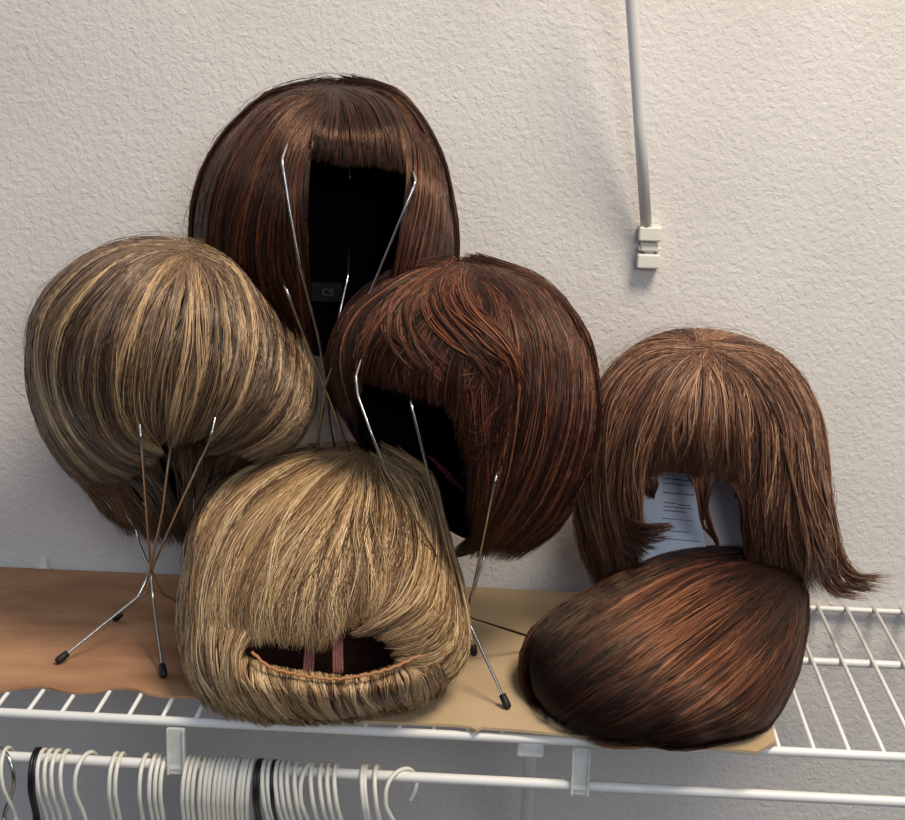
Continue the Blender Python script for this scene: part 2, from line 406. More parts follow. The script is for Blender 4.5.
DENS = 2.5
def sheet_strands(V, guides, N, lift=(.0, .006), spread=1.0, clumps=45, cl=.35, start=(0, .06), end=(.86, 1.0), wav=2.0, frizz=.6, tipflare=0.0, jit=1.0, inner=0.0, back=False, tipin=0.0):
    """strands between neighbouring guide locks; returns paths and strand numbers"""
    N = int(N*DENS); G = []; clumps = int(clumps*1.8)
    for g in guides:
        g = np.array([tuple(p)+((0,) if len(p) == 2 else ()) for p in g], float); G.append(catmull(g, NK*2))
    G = np.array(G)                                   # (g, 2K, 3)
    ng = len(G)
    s = rng.random(N)
    cc = np.sort(rng.random(clumps)); ci = np.abs(s[:, None]-cc[None]).argmin(1)
    t0 = rng.uniform(*start, N); t1 = rng.uniform(*end, N) + rng.normal(0, .02, clumps)[ci]; t1 = np.clip(t1, t0+.2, 1.0)
    u = np.linspace(0, 1, NK)[None]*(t1-t0)[:, None]+t0[:, None]          # (N,K)
    k = cl*(u**1.2)
    S_ = s[:, None]*(1-k)+cc[ci][:, None]*k
    S_ = S_ + spread*.012*np.sin(u*5+rng.uniform(0, 6.28, clumps)[ci][:, None]) + .004*spread*np.sin(u*11+rng.uniform(0, 6.28, N)[:, None])
    S_ = S_+(rng.normal(0, .012, clumps)[ci][:, None]+rng.normal(0, .005, N)[:, None]*(1+4*(rng.random(N) < .08)[:, None]))*spread*u
    S_ = np.clip(1-np.abs(1-np.abs(S_)), 0, 1)*(ng-1)
    g0 = np.clip(S_.astype(int), 0, ng-2); f = S_-g0
    ui = u*(2*NK-1); a = np.clip(ui.astype(int), 0, 2*NK-2); fa = (ui-a)[..., None]
    E = np.concatenate([2*G[:1]-G[1:2], G, 2*G[-1:]-G[-2:-1]], 0) if ng > 1 else G
    def smp(gi): return E[gi, a]*(1-fa)+E[gi, a+1]*fa
    p0, p1, p2, p3 = smp(g0), smp(g0+1), smp(g0+2), smp(g0+3); ff = f[..., None]
    X = .5*((2*p1)+(p2-p0)*ff+(2*p0-5*p1+4*p2-p3)*ff**2+(3*p1-p0-3*p2+p3)*ff**3)
    ph = rng.uniform(0, 6.28, (2, clumps)); pn = rng.uniform(0, 6.28, (2, N)); fr = rng.uniform(2, 5, clumps)[ci][:, None]
    amp = wav*(.3+u)
    px = X[..., 0]+amp*np.sin(fr*u*2+ph[0][ci][:, None])+frizz*np.sin(9*u+pn[0][:, None])*(.4+u)
    py = X[..., 1]+amp*.6*np.sin(fr*u*2.3+ph[1][ci][:, None])+frizz*np.sin(8*u+pn[1][:, None])*(.4+u)
    jr = jit*(1-np.clip(u*3.2, 0, 1))**1.5; px = px+jr*rng.normal(0, 5.0, N)[:, None]; py = py+jr*rng.normal(0, 3.0, N)[:, None]
    if tipflare:
        tf = rng.normal(0, tipflare, N)[:, None]+rng.normal(0, tipflare, clumps)[ci][:, None]; q = np.clip(u-.6, 0, 1)**2*6
        px = px+tf*q; py = py+np.abs(tf)*q*.4
    L = rng.uniform(lift[0], lift[1], N)+rng.normal(0, (lift[1]-lift[0])*.18, clumps)[ci]
    # silhouettes: slide strands outside the volume back towards it slightly
    w = V.depth(px, py, not back)
    env = np.sin(np.clip(u, 0, 1)*np.pi*.9+.15)
    w = w+(-1 if not back else 1)*(L[:, None]*env) + inner + X[..., 2] + tipin*np.clip(u-.7, 0, 1)**2*8
    return V.P(px, py, w), s, u, ci
def back_strands(V, N, pole=0.0, tmax=2.25, lift=.002, az=(0.02, math.pi-.02)):
    N = int(N*2.5)
    a = rng.uniform(*az, N)[:, None]; t = np.linspace(.05, 1, NK)[None]*rng.uniform(.88, 1, N)[:, None]*tmax
    a = a+.10*np.sin(t*2+rng.uniform(0, 6.28, N)[:, None])
    u_, v_, w_ = np.sin(t)*np.cos(a), np.cos(t)+0*a, np.sin(t)*np.sin(a)
    c, s_ = math.cos(pole), math.sin(pole); u2 = c*u_-s_*v_; v2 = s_*u_+c*v_
    d = np.stack([u2, v2, w_], -1)
    P = V.sph(d, 1+rng.uniform(-.03, .03, N)[:, None])
    return P, rng.random(N), np.broadcast_to(t/tmax, (N, NK)), rng.integers(0, 40, N)
def crown_strands(V, org, N, az=(0, 2*math.pi), span=(1.2, 2.4), k=.99, wob=.06):
    """hair running from the crown over the top and down the back"""
    N = int(N*2.5); dx, dy = (org[0]-V.c[0]), -(org[1]-V.c[1]); R = V.R(np.arctan2(dy, dx)); u0, v0 = dx/R, dy/R
    d0 = np.array([u0, v0, -math.sqrt(max(0.0, 1-u0*u0-v0*v0))])
    e1 = np.cross(d0, [0, 0, 1.0]); e1 /= np.linalg.norm(e1); e2 = np.cross(e1, d0)
    if e2[2] < 0: e2 = -e2                 # e2 heads over the top towards the back
    a = rng.uniform(*az, N)[:, None]; L = rng.uniform(*span, N)[:, None]; t = np.linspace(.01, 1, NK)[None]*L
    a = a+wob*np.sin(t*2.5+rng.uniform(0, 6.28, N)[:, None])
    g = np.cos(a)[..., None]*e1+np.sin(a)[..., None]*e2
    d = np.cos(t)[..., None]*d0+np.sin(t)[..., None]*g
    jr = (1-np.clip(t/.6, 0, 1))[..., None]; d = d+jr*rng.normal(0, .045, (N, 1, 3)); d /= np.linalg.norm(d, axis=2)[..., None]
    P = V.sph(d, k+rng.uniform(-.02, .015, N)[:, None]+0*t)
    return P, (a[:, 0]/6.283) % 1, t/L, rng.integers(0, 60, N)
def colour(s, u, ci, pal, rootdark=None, tipcol=None, mixw=.25):
    """strand-by-strand dye tones: palette = list of (rgb, weight)"""
    N, K = u.shape
    pal = sorted(pal, key=lambda q: sum(q[0])); wts = np.array([w_ for _, w_ in pal], float); wts /= wts.sum(); cols = np.array([lin(c) for c, _ in pal])
    v = np.zeros(N)
    for fq, am in ((5, .6), (13, .8), (31, 1.0), (74, 1.1), (140, .8)):
        v += am*np.sin(fq*2*np.pi*s*rng.uniform(.85, 1.15)+rng.uniform(0, 6.28))
    uniq, inv = np.unique(ci, return_inverse=True)
    v += .7*rng.normal(0, 1, N)
    rank = (np.argsort(np.argsort(v))+.5)/N
    mid = np.cumsum(wts)-wts/2
    base = np.stack([np.interp(rank, mid, cols[:, q]) for q in range(3)], 1)*rng.uniform(.85, 1.15, N)[:, None]
    C = np.repeat(base[:, None, :], K, 1)
    if rootdark is not None:
        q = np.clip(1-u/rootdark[1], 0, 1)[..., None]*rootdark[2]; C = C*(1-q)+lin(rootdark[0])*q
    if tipcol is not None:
        q = np.clip((u-tipcol[1])/(1-tipcol[1]), 0, 1)[..., None]*tipcol[2]; C = C*(1-q)+lin(tipcol[0])*q
    return C
def make_hair(name, V, batches, mat, parent, r0=.00022, r1=.00040):
    PP, RR, CC = [], [], []
    for (P, s, u, ci), kw in batches:
        N = len(s); r = rng.uniform(r0, r1, N)[:, None]*kw.get('rs', 1.0)
        tt = np.linspace(0, 1, NK)[None]
        r = r*np.clip(.55+tt*4, 0, 1)*np.clip((1.02-tt)*5, .12, 1)
        C = colour(s, u, ci, kw['pal'], kw.get('root'), kw.get('tip'))
        PP.append(P); RR.append(r); CC.append(C)
    return strands_mesh(name, np.concatenate(PP), np.concatenate(RR), np.concatenate(CC), mat, parent)
def flyaways(V, N, ang=(0, math.pi), amp=6, length=.5):
    """stray hairs standing a little off the outline"""
    a = rng.uniform(*ang, N)[:, None]; d = rng.choice([-1, 1], N)[:, None]
    t = np.linspace(0, 1, NK)[None]; th = a+d*t*rng.uniform(.3, 1, N)[:, None]*length
    k = 1+(rng.uniform(0, amp, N)[:, None]/100.)*np.sin(t*2.6)+.004*np.sin(t*9+rng.uniform(0, 6, N)[:, None])
    R = V.R(th)*k; w = rng.uniform(-.03, .03, N)[:, None]+0*t
    return V.P(V.c[0]+R*np.cos(th), V.c[1]-R*np.sin(th), w), rng.random(N), t+0*th, np.arange(N)
def wig(V, label):
    b_ = V.P(np.array(V.c[0]), np.array(V.c[1]), 0.0)
    return empty('wig', b_, label, 'wig')

# ---------------------------------------------------------------- wig 1: ash blonde bob on a stand (left)
ASH = [((176, 140, 98), 2.6), ((130, 101, 74), 3.6), ((84, 63, 48), 4), ((220, 186, 138), 1.4), ((130, 110, 94), 2.0), ((56, 41, 32), 2)]
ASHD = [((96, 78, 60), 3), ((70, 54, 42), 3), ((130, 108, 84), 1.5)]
V1 = Volume((172, 375), [(152,235),(190,238),(235,256),(264,292),(291,334),(313,382),(315,420),(296,452),(262,472),(225,492),(200,530),(185,546),(160,545),(130,530),(105,515),(88,505),(70,488),(48,455),(33,410),(25,360),(26,320),(42,288),(70,262),(105,243)], -.165, .105, .105)
w1 = wig(V1, 'ash blonde bob wig with curled-in ends on the wire stand at far left')
HM1 = hair_material('ash_blonde_hair', .33, .8)
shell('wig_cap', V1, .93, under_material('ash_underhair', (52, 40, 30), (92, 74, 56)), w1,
      hole=[(140,445),(165,425),(205,430),(220,450),(205,500),(190,540),(150,540),(130,490)], bottom=-.86)
L1 = [[(186,246),(120,243),(68,268),(33,312),(25,362),(34,412),(52,452),(76,486)],
      [(186,247),(126,251),(82,280),(50,322),(43,372),(55,420),(82,458),(120,482)],
      [(187,248),(142,258),(106,290),(80,335),(72,382),(84,425),(112,456),(148,470)],
      [(188,250),(158,266),(132,300),(114,345),(107,390),(115,426),(136,448),(160,456)],
      [(189,252),(176,272),(160,306),(149,350),(144,392),(149,424),(160,446)],
      [(191,253),(190,276),(184,312),(178,352),(172,402),(166,440)]]
R1 = [[(191,253),(195,277),(197,312),(192,362),(182,412),(172,448)],
      [(193,252),(210,276),(218,312),(216,362),(202,408),(190,442)],
      [(194,250),(228,271),(245,312),(248,358),(234,402),(208,438)],
      [(195,248),(242,266),(271,312),(279,358),(267,402),(237,436),(205,455)],
      [(196,246),(252,263),(289,310),(305,358),(301,404),(278,436),(240,456)],
      [(196,243),(251,260),(286,310),(311,364),(316,408),(299,440),(258,466)]]
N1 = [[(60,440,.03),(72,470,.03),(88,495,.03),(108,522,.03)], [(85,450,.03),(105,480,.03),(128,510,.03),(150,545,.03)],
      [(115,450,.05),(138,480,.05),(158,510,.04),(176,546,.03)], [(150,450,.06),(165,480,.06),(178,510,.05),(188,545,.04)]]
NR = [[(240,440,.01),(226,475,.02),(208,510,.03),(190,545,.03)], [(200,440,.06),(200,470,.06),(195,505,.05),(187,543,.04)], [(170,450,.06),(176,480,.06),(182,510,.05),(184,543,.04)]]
make_hair('hair', V1, [
    (sheet_strands(V1, L1+R1, 6400, (.001, .010), clumps=110, wav=2.0, spread=1.0, cl=.5), dict(pal=ASH, root=((110, 84, 58), .2, .5))),
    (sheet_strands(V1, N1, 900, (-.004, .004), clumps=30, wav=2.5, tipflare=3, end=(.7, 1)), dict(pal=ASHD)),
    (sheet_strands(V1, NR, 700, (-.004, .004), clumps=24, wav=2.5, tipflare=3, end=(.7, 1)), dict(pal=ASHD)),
    (crown_strands(V1, (187, 250), 1900, az=(-.1, math.pi+.1), span=(1.7, 2.5)), dict(pal=ASH, rs=1.2)),
    (flyaways(V1, 30, (.3, 3.4), 4, .7), dict(pal=ASH, rs=.45)),
], HM1, w1)

# ---------------------------------------------------------------- wig 2: dark brown bob, highest, at the back
DK = [((30, 18, 16), 5), ((44, 25, 21), 4), ((66, 38, 28), 1.4), ((98, 58, 38), .4), ((20, 13, 13), 3)]
DKR = [((74, 40, 29), 2), ((118, 68, 44), .9), ((46, 26, 22), 4), ((30, 17, 16), 4)]
V2 = Volume((325, 215), [(332,79),(372,85),(402,102),(427,135),(445,168),(455,212),(458,265),(452,320),(430,352),(385,382),(330,390),(275,370),(222,330),(195,290),(189,240),(193,198),(207,158),(232,124),(265,95),(298,82)], -.115, .095, .095, sc=.962)
w2 = wig(V2, 'dark brown bob wig highest of all, open black net inside facing forward')
HM2 = hair_material('dark_brown_hair', .34, .8, (1, .62, .42))
HOLE2 = [(303,150),(345,140),(390,150),(408,190),(402,250),(385,310),(360,370),(330,390),(306,345),(303,250)]
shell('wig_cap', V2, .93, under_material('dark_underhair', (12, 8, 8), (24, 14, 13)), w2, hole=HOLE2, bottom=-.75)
shell('net_lining', V2, .88, LINING, w2, hole=HOLE2, bottom=-.97)
SL2 = [[(334,84),(275,89),(234,120),(206,160),(191,205),(189,255),(198,305)],
       [(334,85),(285,102),(250,138),(228,190),(219,240),(224,290),(248,332)],
       [(335,87),(300,112),(274,150),(257,200),(249,250),(255,300),(280,340)],
       [(336,89),(311,118),(291,160),(284,205),(285,255),(296,305),(308,340)],
       [(337,91),(322,122),(305,160),(298,205),(301,252),(306,295),(310,345)]]
BG2 = [[(336,90),(326,108),(314,128),(304,158)], [(337,88),(335,106),(333,134),(331,166)], [(338,86),(352,103),(362,130),(364,168)],
       [(340,85),(372,99),(390,130),(396,172)], [(342,84),(388,98),(411,133),(419,184)]]
SR2 = [[(344,83),(388,97),(411,138),(413,190),(403,242),(392,292),(384,332)],
       [(344,83),(396,95),(428,140),(436,192),(431,242),(420,292),(404,342)],
       [(344,82),(402,94),(441,150),(456,210),(458,262),(450,318)]]
make_hair('hair', V2, [
    (sheet_strands(V2, SL2+BG2+SR2, 2600, (.000, .007), clumps=80, wav=1.4, end=(.85, 1.0)), dict(pal=DK)),
    (sheet_strands(V2, SL2, 2000, (.001, .009), clumps=60, wav=1.8, tipflare=1), dict(pal=DKR, root=((30, 18, 17), .25, .9))),
    (sheet_strands(V2, BG2, 1500, (.004, .010), clumps=50, wav=.8, end=(.72, 1.0)), dict(pal=DK)),
    (sheet_strands(V2, SR2, 1900, (.001, .009), clumps=45, wav=1.6), dict(pal=DKR, root=((30, 18, 17), .25, .9))),
    (crown_strands(V2, (338, 88), 1900, az=(-.1, math.pi+.1), span=(1.7, 2.5)), dict(pal=DK, rs=1.2)),
    (flyaways(V2, 80, (.6, 3.0), 9, .6), dict(pal=DK, rs=.4)),
], HM2, w2)
# size mark sewn inside the net
def glyph(name, txt, px, py, Y, size, mat, parent, rot=0):
    c = bpy.data.curves.new(name, 'FONT'); c.body = txt; c.size = size; c.extrude = .0003; c.align_x = 'CENTER'; c.align_y = 'CENTER'
    t = bpy.data.objects.new('tmp', c); COL.objects.link(t); dg = bpy.context.evaluated_depsgraph_get()
    me = bpy.data.meshes.new_from_object(t.evaluated_get(dg)); bpy.data.objects.remove(t)
    p = at(px, py, Y); me.transform(Matrix.Translation(Vector(p)) @ Matrix.Rotation(math.radians(78), 4, 'X') @ Matrix.Rotation(rot, 4, 'Z'))
    return link(name, me, mat, parent, False)
LBL = new_mat('grey_print', (92, 92, 96), .7)
lab = MB(); q = at(327, 292, -.075); lab.box((q[0]-.013, -.0762, q[2]-.008), (q[0]+.013, -.0754, q[2]+.008)); lo_ = lab.build('size_label', new_mat('black_satin', (9, 9, 10), .6), w2, False)
glyph('size_mark', 'cs', 328, 291, -.0768, .013, LBL, lo_)

# ---------------------------------------------------------------- wig 3: auburn layered wig (centre)
AU = [((56, 31, 25), 4), ((82, 45, 34), 3), ((124, 72, 52), 1.4), ((32, 19, 17), 4.5), ((164, 106, 76), .6)]
AUB = [((114, 64, 45), 3), ((152, 92, 64), 1.6), ((80, 43, 32), 3), ((42, 24, 20), 2.8)]
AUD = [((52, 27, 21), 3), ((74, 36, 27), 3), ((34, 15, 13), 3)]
V3 = Volume((468, 412), [(460,258),(500,264),(542,285),(572,318),(591,358),(599,408),(591,462),(570,508),(545,543),(515,560),(480,564),(455,556),(425,530),(395,500),(365,465),(341,428),(328,385),(328,345),(345,310),(380,280),(418,264)], -.185, .100, .095, sc=.975)
w3 = wig(V3, 'auburn red-brown layered wig in the middle with its dark inside showing')
HM3 = hair_material('auburn_hair', .36, .6, (1, .7, .5))
HOLE3 = [(352,378),(370,362),(420,370),(452,392),(486,415),(497,450),(494,490),(480,520),(462,552),(440,545),(400,500),(362,458)]
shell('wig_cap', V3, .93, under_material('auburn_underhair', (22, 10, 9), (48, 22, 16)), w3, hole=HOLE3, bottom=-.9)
shell('net_lining', V3, .88, LINING, w3, hole=HOLE3)
A3 = [[(452,262),(400,266),(350,303),(329,350),(332,392),(341,422)],
      [(455,264),(410,274),(364,310),(346,350),(346,385),(354,412)],
      [(460,266),(424,288),(388,320),(368,352),(361,384)],
      [(465,268),(440,298),(413,325),(393,357),(384,388)],
      [(470,270),(455,308),(438,340),(424,372),(420,402)],
      [(474,271),(470,310),(462,347),(456,384),(454,420)]]
W3 = [[(455,264),(428,282),(424,308),(446,340),(480,368),(500,398),(505,428)],
      [(460,264),(445,284),(452,310),(480,337),(506,366),(513,408)],
      [(465,264),(466,286),(482,312),(509,342),(527,382),(523,430)]]
Y3 = [[(452,263),(412,280),(388,305),(384,332),(402,360),(432,384)],
      [(454,264),(428,286),(414,312),(420,338),(445,362),(472,392)]]
B3 = [[(466,264),(498,292),(512,335),(515,390),(506,450),(494,500),(468,550)],
      [(468,263),(512,290),(537,335),(540,390),(530,450),(508,505),(476,555)],
      [(469,262),(525,285),(556,335),(563,390),(552,450),(524,512),(486,558)],
      [(470,261),(536,279),(574,328),(584,388),(575,452),(546,518),(502,560)],
      [(470,260),(542,280),(588,333),(600,400),(591,462),(562,522),(515,561)]]
make_hair('hair', V3, [
    (sheet_strands(V3, A3+B3, 4200, (.000, .008), clumps=90, wav=2.8, spread=2.2, tipflare=1.0, end=(.8, 1)), dict(pal=AU, root=((48, 26, 20), .3, .6))),
    (sheet_strands(V3, A3, 1600, (.002, .010), clumps=40, wav=2.2, tipflare=1.0, end=(.75, 1)), dict(pal=AU, root=((48, 26, 20), .3, .6))),
    (sheet_strands(V3, W3, 1300, (.003, .014), clumps=34, wav=5, spread=4, tipflare=4, start=(0, .3), end=(.55, 1)), dict(pal=AUB)),
    (sheet_strands(V3, Y3, 700, (.002, .011), clumps=24, wav=5, spread=5, tipflare=5, start=(0, .25), end=(.5, 1)), dict(pal=AUB)),
    (sheet_strands(V3, B3, 1600, (.001, .010), clumps=60, wav=2.0, tipflare=.6), dict(pal=AU, root=((48, 26, 20), .25, .6))),
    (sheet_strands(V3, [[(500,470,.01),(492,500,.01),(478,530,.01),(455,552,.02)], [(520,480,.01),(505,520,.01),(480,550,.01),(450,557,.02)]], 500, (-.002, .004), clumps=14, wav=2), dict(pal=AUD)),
    (crown_strands(V3, (468, 264), 1900, az=(.25, math.pi-.25), span=(1.7, 2.5)), dict(pal=AU, rs=1.2)),
    (flyaways(V3, 30, (-.4, 3.0), 4, .6), dict(pal=AU, rs=.45)),
], HM3, w3)
PINK = new_mat('reddish_woven_label', (120, 52, 56), .8)
m = MB(); q = at(441, 466, -.150)
for i in range(5):
    pts = [at(428+i*4.2+j*4.5, 456+i*5+j*3.4-(i % 2), -.148) for j in range(6)]
    m.tube(pts, .0010, 6)
lb3 = m.build('woven_label', PINK, w3); lb3['label'] = 'reddish woven label inside the black net'

# ---------------------------------------------------------------- wig 4: sandy blonde, lying on the cardboard
SA = [((200, 165, 116), 2.8), ((168, 133, 92), 3.2), ((120, 91, 65), 3.2), ((236, 211, 168), 1.4), ((84, 60, 44), 2.0)]
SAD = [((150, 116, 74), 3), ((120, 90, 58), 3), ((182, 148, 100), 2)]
V4 = Volume((322, 590), [(330,446),(378,447),(412,462),(434,490),(441,522),(448,562),(462,600),(468,648),(455,682),(420,702),(372,714),(302,722),(240,720),(203,706),(184,675),(178,625),(181,575),(188,525),(205,487),(242,464),(290,450)], -.228, .090, .080, tilt=.00055)
w4 = wig(V4, 'sandy blonde wig lying on the cardboard at front with a rolled lower edge')
HM4 = hair_material('sandy_blonde_hair', .42, .5)
HOLE4 = [(238,652),(255,620),(285,600),(330,592),(370,598),(415,600),(432,625),(428,655),(395,672),(345,681),(290,676)]
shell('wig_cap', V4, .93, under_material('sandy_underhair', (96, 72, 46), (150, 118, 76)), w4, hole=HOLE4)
NET4 = noise_color(new_mat('brown_net_lining', rough=.95, spec=.1), (70, 46, 38), (104, 70, 58), 500)
shell('net_lining', V4, .86, NET4, w4, hole=HOLE4)
A4 = [[(356,448),(280,450),(224,480),(194,530),(181,590),(182,650),(200,702)],
      [(357,449),(300,458),(246,490),(214,540),(199,600),(204,655),(235,704)],
      [(358,450),(316,468),(270,505),(238,550),(223,600),(224,636),(240,656)],
      [(359,451),(330,478),(294,520),(268,565),(253,615),(256,646)],
      [(360,452),(346,485),(320,530),(303,572),(288,608),(284,646)],
      [(362,452),(358,490),(344,535),(334,575),(324,612),(320,652)],
      [(365,452),(372,490),(368,530),(362,575),(356,625)],
      [(368,452),(390,484),(400,520),(399,552),(390,590),(378,618)]]
B4 = [[(372,452),(404,478),(422,518),(424,558),(410,598),(382,622),(352,636)],
      [(375,451),(415,475),(434,518),(438,560),(428,600),(402,622),(374,636)],
      [(378,450),(426,478),(441,528),(452,580),(456,630),(436,656),(396,662)],
      [(380,449),(430,476),(446,528),(463,590),(468,650),(450,684),(420,697)]]
C4 = [[(226,644,.008),(222,668,.0),(232,696),(254,725)], [(262,662,.010),(266,684,.0),(282,707),(302,727)],
      [(310,671,.010),(315,690,.0),(326,710),(340,725)], [(350,675,.010),(354,692,.0),(362,709),(371,720)], [(392,665,.010),(400,684,.0),(406,700),(412,711)],
      [(430,648,.008),(442,668),(446,684),(442,697)]]
make_hair('hair', V4, [
    (sheet_strands(V4, A4+B4, 3400, (.000, .010), clumps=85, wav=3.2, spread=2.2, end=(.78, 1.0), cl=.5), dict(pal=SA, root=((140, 106, 66), .15, .5))),
    (sheet_strands(V4, A4, 3200, (.002, .012), clumps=85, wav=3.4, spread=2.6, end=(.66, 1.0), cl=.65), dict(pal=SA, root=((140, 106, 66), .15, .5))),
    (sheet_strands(V4, B4, 1300, (.003, .013), clumps=36, wav=2.4, spread=1.8, cl=.7, end=(.8, 1)), dict(pal=SA)),
    (sheet_strands(V4, [[(392,470),(412,510),(416,555),(402,595),(376,620),(348,634)], [(412,490),(430,530),(430,568),(415,602),(390,622),(358,636)]], 420, (.012, .018), clumps=14, wav=3, spread=2, cl=.75, end=(.7, 1)), dict(pal=SA)),
    (sheet_strands(V4, [[(198,560),(185,620),(184,668),(204,710)], [(214,570),(201,625),(204,675),(230,720)], [(236,610),(223,655),(231,694),(258,726)], [(250,630),(240,665),(250,698),(274,726)]], 900, (.004, .009), clumps=30, wav=2, cl=.5, end=(.85, 1)), dict(pal=SA)),
    (sheet_strands(V4, C4, 2400, (.004, .009), clumps=50, wav=1.0, frizz=.3, cl=.45, jit=.15, start=(0, .04), end=(.9, 1.0)), dict(pal=SA)),
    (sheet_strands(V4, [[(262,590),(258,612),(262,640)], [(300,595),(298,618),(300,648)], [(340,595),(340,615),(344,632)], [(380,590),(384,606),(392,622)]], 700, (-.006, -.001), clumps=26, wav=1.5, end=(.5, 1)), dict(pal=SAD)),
    (crown_strands(V4, (363, 452), 1900, az=(-.1, math.pi+.1), span=(1.7, 2.5)), dict(pal=SA, rs=1.2)),
    (flyaways(V4, 36, (-.6, 3.6), 4, .5), dict(pal=SA, rs=.45)),
], HM4, w4)
EL = new_mat('orange_elastic_edge', (176, 120, 78), .8); ST = noise_color(new_mat('rose_weft_strip', rough=.9), (110, 66, 60), (150, 96, 86), 700)
rim = catmull([(252,652),(268,666),(290,673),(330,679),(360,676),(392,668),(420,655)], 70)
m = MB(); yy = V4.Y+V4.depth(rim[:, 0], rim[:, 1])-.000
m.tube(V4.P(rim[:, 0], rim[:, 1]+.7*np.sin(np.arange(70)*1.6), yy-V4.Y-.003), .0012, 6)
e4 = m.build('elastic_edge', EL, w4); e4['label'] = 'orange stitched elastic edge of the cap'
for x0_, x1_ in ((313, 308), (337, 338)):
    m = MB(); N_ = 14
    for dx in (-4, -1.3, 1.3, 4):
        ys = np.linspace(606, 674, N_); xs = np.linspace(x0_, x1_, N_)+dx
        dd = np.interp(ys, [606, 674], [-.030, -.072]); dd = np.maximum(V4.depth(xs, ys)*.86, V4.depth(xs, ys)+.006)
        m.tube(V4.P(xs, ys+.8*np.sin(np.arange(N_)*2+dx), dd), .0011, 6)
    m.build('weft_strip', ST, w4)

# ---------------------------------------------------------------- wig 5: chestnut wig with flipped ends (right)
CH = [((124, 84, 62), 4), ((92, 60, 46), 3), ((160, 116, 88), 2.6), ((58, 38, 31), 2.4), ((200, 158, 122), 1.1)]
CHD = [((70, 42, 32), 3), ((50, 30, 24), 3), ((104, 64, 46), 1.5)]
V5 = Volume((705, 455), [(700,327),(742,334),(782,354),(806,388),(820,422),(826,470),(832,520),(835,570),(812,596),(770,604),(720,606),(660,604),(612,590),(592,555),(578,510),(576,460),(586,408),(608,366),(640,340),(670,329)], -.115, .092, .085)
w5 = wig(V5, 'chestnut brown wig with full fringe and wispy flipped ends at right against the wall')
HM5 = hair_material('chestnut_hair', .42, .5)
HOLE5 = [(640,490),(655,468),(690,462),(715,468),(738,490),(752,530),(752,580),(720,598),(640,598),(630,540)]
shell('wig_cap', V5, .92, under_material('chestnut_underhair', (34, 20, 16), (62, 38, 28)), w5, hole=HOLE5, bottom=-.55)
A5 = [[(702,349),(640,347),(603,380),(586,430),(578,490),(584,545),(600,592)],
      [(703,350),(655,358),(620,393),(603,440),(597,492),(608,545),(616,592)],
      [(704,351),(665,367),(638,405),(623,450),(617,500),(628,540),(640,580)],
      [(704,352),(675,374),(652,412),(641,450),(636,492),(640,520)]]
F5 = [[(704,352),(680,378),(660,420),(651,452),(647,484)], [(705,352),(692,384),(680,425),(675,450),(670,474)],
      [(706,352),(705,386),(702,425),(699,455),(694,476)], [(708,352),(720,385),(724,425),(724,455),(722,482)],
      [(710,351),(735,378),(746,420),(748,460),(746,500)]]
C5 = [[(711,350),(742,374),(762,420),(763,470),(755,525),(752,590)],
      [(712,349),(755,369),(783,415),(789,470),(786,525),(792,592)],
      [(712,348),(766,359),(802,405),(811,460),(809,520),(820,588)],
      [(712,346),(772,350),(814,400),(826,458),(832,520),(846,575)]]
T5 = [[(812,470),(826,520),(838,548),(858,572),(888,573)], [(808,480),(822,530),(832,560),(850,582),(876,586)],
      [(800,500),(812,550),(822,575),(838,592),(862,597)]]
K5 = [[(690,462,.005),(694,490,.002),(702,520,0),(716,546,0)], [(700,460,.005),(702,488,.002),(708,518,0),(719,547,0)], [(716,462,.0),(714,480,.0),(706,505,0),(708,532,0)]]
I5 = [[(604,495),(622,512),(645,522),(672,523)], [(606,515),(628,530),(652,534),(676,530)], [(606,535),(618,552),(628,570),(634,590)]]
